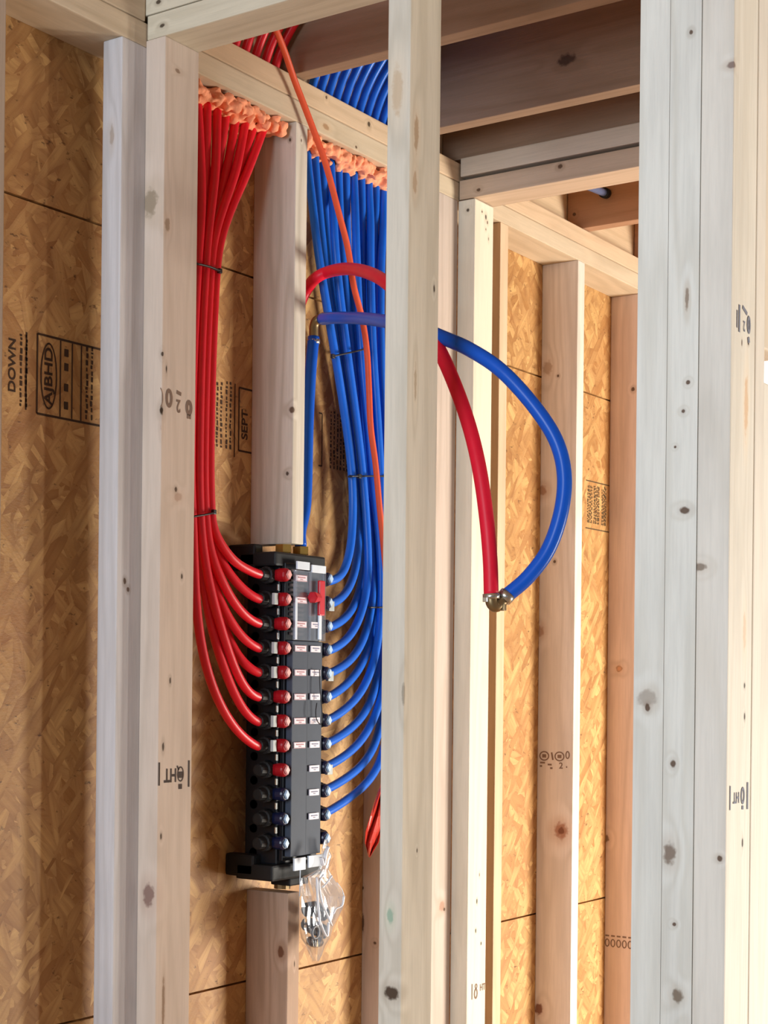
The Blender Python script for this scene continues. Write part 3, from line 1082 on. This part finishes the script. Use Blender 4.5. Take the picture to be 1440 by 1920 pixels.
# ------------------------------------------------------------------ big supply tubes
SR = 0.0108
riser = tube('supply_pipe', 'dark blue pipe rising from the brass nut on top of the manifold', [
    Vector((2.556, 1.640, 1.948)), Vector((2.562, 1.645, 1.975)), onY(573, 940, 1.650), onY(577, 800, 1.655), onY(582, 700, 1.655), onY(588, 632, 1.655)],
    SR, M_blue2, 'pipe')
elb = empty('pipe_elbow', onY(588, 626, 1.655))
setp(elb, 'dim brass elbow joining the dark riser to the blue crossing pipe', 'fitting')
link('elbow', sweep(bmesh.new(), catmull([onY(588, 634, 1.655), onY(589, 610, 1.653), onY(596, 599, 1.645), onY(610, 597, 1.636)]), .0085, 14), M_brass_d, elb, smooth=True)
for a, c in ((onY(588, 645, 1.655), onY(588, 637, 1.655)), (onY(605, 597.5, 1.639), onY(611, 597, 1.635))):
    link('clamp_ring', rod(bmesh.new(), a, c, .0118), M_steel, elb, smooth=True)
blue_pts = [onY(604, 598, 1.636), at(625, 596, 3.01), at(655, 596, 2.94), at(690, 598, 2.84), at(727, 603, 2.73), at(775, 611, 2.61), at(828, 632, 2.56), at(880, 655, 2.52),
            at(940, 695, 2.49), at(1000, 760, 2.47), at(1042, 825, 2.46), at(1058, 890, 2.455), at(1052, 960, 2.455), at(1028, 1030, 2.46),
            at(990, 1082, 2.465), at(950, 1117, 2.47)]
tube('supply_pipe', 'thick blue pipe crossing the blue tubes and looping wide right of the centre stud', blue_pts, SR, M_blue2, 'pipe')
red_pts = [onY(535, 800, 1.690) + Vector((.12, 0, 0)), onY(548, 640, 1.690), onY(562, 572, 1.688), onY(578, 538, 1.672), onY(594, 520, 1.640), onY(618, 509, 1.612), at(652, 504, 2.94), at(690, 511, 2.82), at(727, 532, 2.71),
           at(775, 580, 2.60), at(820, 650, 2.56), at(852, 720, 2.53), at(880, 800, 2.50), at(899, 880, 2.48), at(912, 970, 2.47), at(919, 1050, 2.465), at(921, 1116, 2.46)]
red_pts[0] = Vector((2.60, 1.695, onY(548, 760, 1.69).z))
tube('supply_pipe', 'thick red pipe arching over the blue tubes and dropping to the brass fitting', red_pts, SR, M_red2, 'pipe')
ft = empty('hanging_fitting', at(925, 1135, 2.46))
setp(ft, 'brass elbow fitting with clamp rings joining the ends of the thick red and blue pipes', 'fitting')
link('elbow', sweep(bmesh.new(), catmull([at(921, 1112, 2.46), at(922, 1130, 2.46), at(930, 1137, 2.462), at(940, 1128, 2.466), at(950, 1118, 2.47)]), .0088, 14), M_brass_d, ft, smooth=True)
link('clamp_ring', rod(bmesh.new(), at(921, 1113, 2.46), at(921.5, 1123, 2.46), .0125), M_steel, ft, smooth=True)
link('clamp_ring', rod(bmesh.new(), at(953, 1113, 2.468), at(943, 1124, 2.468), .0122), M_steel, ft, smooth=True)
h = at(943, 1140, 2.462)
link('clamp_ear', nb(h.x - .004, h.x + .004, h.y - .004, h.y + .004, h.z - .004, h.z + .006, bev=.001), M_brass_d, ft)
h = at(911, 1125, 2.455)
link('clamp_ear', nb(h.x - .003, h.x + .003, h.y - .004, h.y + .004, h.z - .003, h.z + .004, bev=.001), M_steel, ft)

# capped stub by the far joist
a, c = onX(1052, 329, 3.45), onX(1137, 363, 3.747)
stub = empty('capped_pipe', c)
setp(stub, 'short dark blue pipe end at the brown joist above the bright bays', 'pipe')
link('pipe_length', sweep(bmesh.new(), [a, (a + c) / 2, c], .0085, 14), simple('dusty_blue_pex', rgb(96, 106, 140), .4), stub, smooth=True)
link('end_cap', rod(bmesh.new(), c - (c - a).normalized() * .02, c, .012), M_black2, stub, smooth=True)

# ------------------------------------------------------------------ orange cable and red plastic strip
cab = [onY(497, 8, 1.560), onY(514, 48, 1.580), onY(533, 95, 1.598), onY(552, 150, 1.610), onY(570, 197, 1.612), onY(592, 255, 1.611), onY(612, 312, 1.608), onY(634, 395, 1.606),
       onY(652, 465, 1.606), onY(663, 535, 1.607), onY(679, 598, 1.609), onY(688, 660, 1.611), onY(692, 735, 1.611), onY(695, 800, 1.611),
       onY(704, 870, 1.611), onY(711, 945, 1.611), onY(717, 1005, 1.611), onY(724, 1080, 1.612), onY(731, 1170, 1.612), onY(733, 1300, 1.61), onY(728, 1420, 1.605), onY(717, 1480, 1.600)]
cz = catmull(cab, 6)
o = link('electrical_cable', sweep(bmesh.new(), cz, .0060, 10, flat=.85), M_orange, base=cz[-1], smooth=True)
setp(o, 'orange electrical cable hanging diagonally in front of the blue tubes', 'cable')
b = bmesh.new()
prof = [(716, 1478, 4), (711, 1500, 8), (706, 1530, 12), (700, 1560, 15), (697, 1580, 13), (694, 1600, 4), (693, 1607, 1)]
rows = []
for x, y, w in prof:
    rr = []
    for s in range(9):
        u = s / 8 * 2 - 1
        rr.append(b.verts.new(onY(x + u * w, y, 1.600 + .006 * math.cos(u * 5 + y * .05) - .002)))
    rows.append(rr)
for i in range(len(rows) - 1):
    for s in range(8): b.faces.new((rows[i][s], rows[i][s + 1], rows[i + 1][s + 1], rows[i + 1][s]))
o = link('plastic_strip', b, M_flag, base=onY(694, 1600, 1.600))
md = o.modifiers.new('s', 'SOLIDIFY')
md.thickness = .0008
setp(o, 'glossy red plastic strip hanging beside the foot of the centre stud', 'strip')

# ------------------------------------------------------------------ clear bag of fittings
outline = [(1574, 608, 614), (1590, 603, 616), (1605, 602, 622), (1618, 603, 618), (1630, 596, 616), (1645, 566, 624), (1660, 563, 634), (1680, 560, 645), (1700, 560, 644),
           (1720, 560, 634), (1740, 561, 624), (1760, 565, 618), (1775, 574, 609), (1790, 580, 604), (1802, 588, 598)]
YBAG = 1.585
bag = empty('parts_bag', onY(593, 1802, YBAG))
setp(bag, 'crumpled clear plastic bag of black fittings hanging from the bottom of the manifold', 'bag')
b = bmesh.new()
fr, bk = [], []
N = 14
for j, (y, x0, x1) in enumerate(outline):
    a, c = [], []
    for s in range(N + 1):
        u = s / N
        th = math.sin(math.pi * u) ** .7
        full = min(1, max(.25, (y - 1625) / 90)) if y > 1625 else .25
        if y > 1770: full *= max(.2, (1810 - y) / 40)
        x = x0 + (x1 - x0) * u
        q = noise.noise(Vector((x * .045, y * .022, 1.3))) * .010 + noise.noise(Vector((x * .14, y * .05, 5.3))) * .006
        q2 = noise.noise(Vector((x * .05, y * .025, 9.3))) * .010
        a.append(b.verts.new(onY(x, y, YBAG - (.018 * full * th) + q * th)))
        c.append(b.verts.new(onY(x, y, YBAG + (.016 * full * th) + q2 * th * .6)) if 0 < s < N else a[-1])
    fr.append(a)
    bk.append(c)
for j in range(len(outline) - 1):
    for s in range(N):
        b.faces.new((fr[j][s], fr[j][s + 1], fr[j + 1][s + 1], fr[j + 1][s]))
        b.faces.new((bk[j][s], bk[j + 1][s], bk[j + 1][s + 1], bk[j][s + 1]))
link('bag_film', b, M_bag, bag, smooth=False)
# highlights along the film's folds, painted as white streaks
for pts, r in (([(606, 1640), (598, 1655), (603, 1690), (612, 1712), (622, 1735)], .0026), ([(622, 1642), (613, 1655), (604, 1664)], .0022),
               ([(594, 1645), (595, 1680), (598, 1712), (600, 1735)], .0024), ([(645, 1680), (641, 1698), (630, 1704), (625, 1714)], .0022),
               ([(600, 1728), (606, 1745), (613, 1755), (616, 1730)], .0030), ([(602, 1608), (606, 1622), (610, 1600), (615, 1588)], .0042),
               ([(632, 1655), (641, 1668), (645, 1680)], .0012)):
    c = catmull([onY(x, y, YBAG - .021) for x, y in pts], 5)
    link('bag_fold_glint', sweep(bmesh.new(), c, r, 6, flat=.5), simple('bag_glint_white', rgb(235, 238, 245), .2), bag, smooth=True)


def fit(label, pts, r, m=M_fit, group='loose fittings in the bag', prof=None):
    c = [onY(x, y, YBAG + dy) for x, y, dy in pts]
    o = link('pipe_fitting', sweep(bmesh.new(), catmull(c, 4), r, 12), m, base=c[-1], smooth=True)
    return setp(o, label, 'fitting', group)


fit('upper black tube fitting inside the clear bag', [(577, 1706, .006), (592, 1704, .006), (606, 1714, .006)], .0135)
fit('lower black tube fitting inside the clear bag', [(576, 1732, .006), (586, 1738, .006), (600, 1744, .006), (606, 1748, .006)], .0130)
fit('bottom black tube fitting inside the clear bag', [(582, 1764, .003), (590, 1768, .003), (599, 1766, .003)], .0085)
b = bmesh.new()
cc = onY(590, 1748, YBAG - .020)
ring = [cc + Vector((math.cos(t) * .011, -.002, math.sin(t) * .0105)) for t in [k * math.pi / 10 for k in range(21)]]
sweep(b, ring, .0022, 8, cap=False)
setp(link('sealing_ring', b, M_ring, base=cc, smooth=True), 'round grey ring pressed against the front of the clear bag', 'ring')
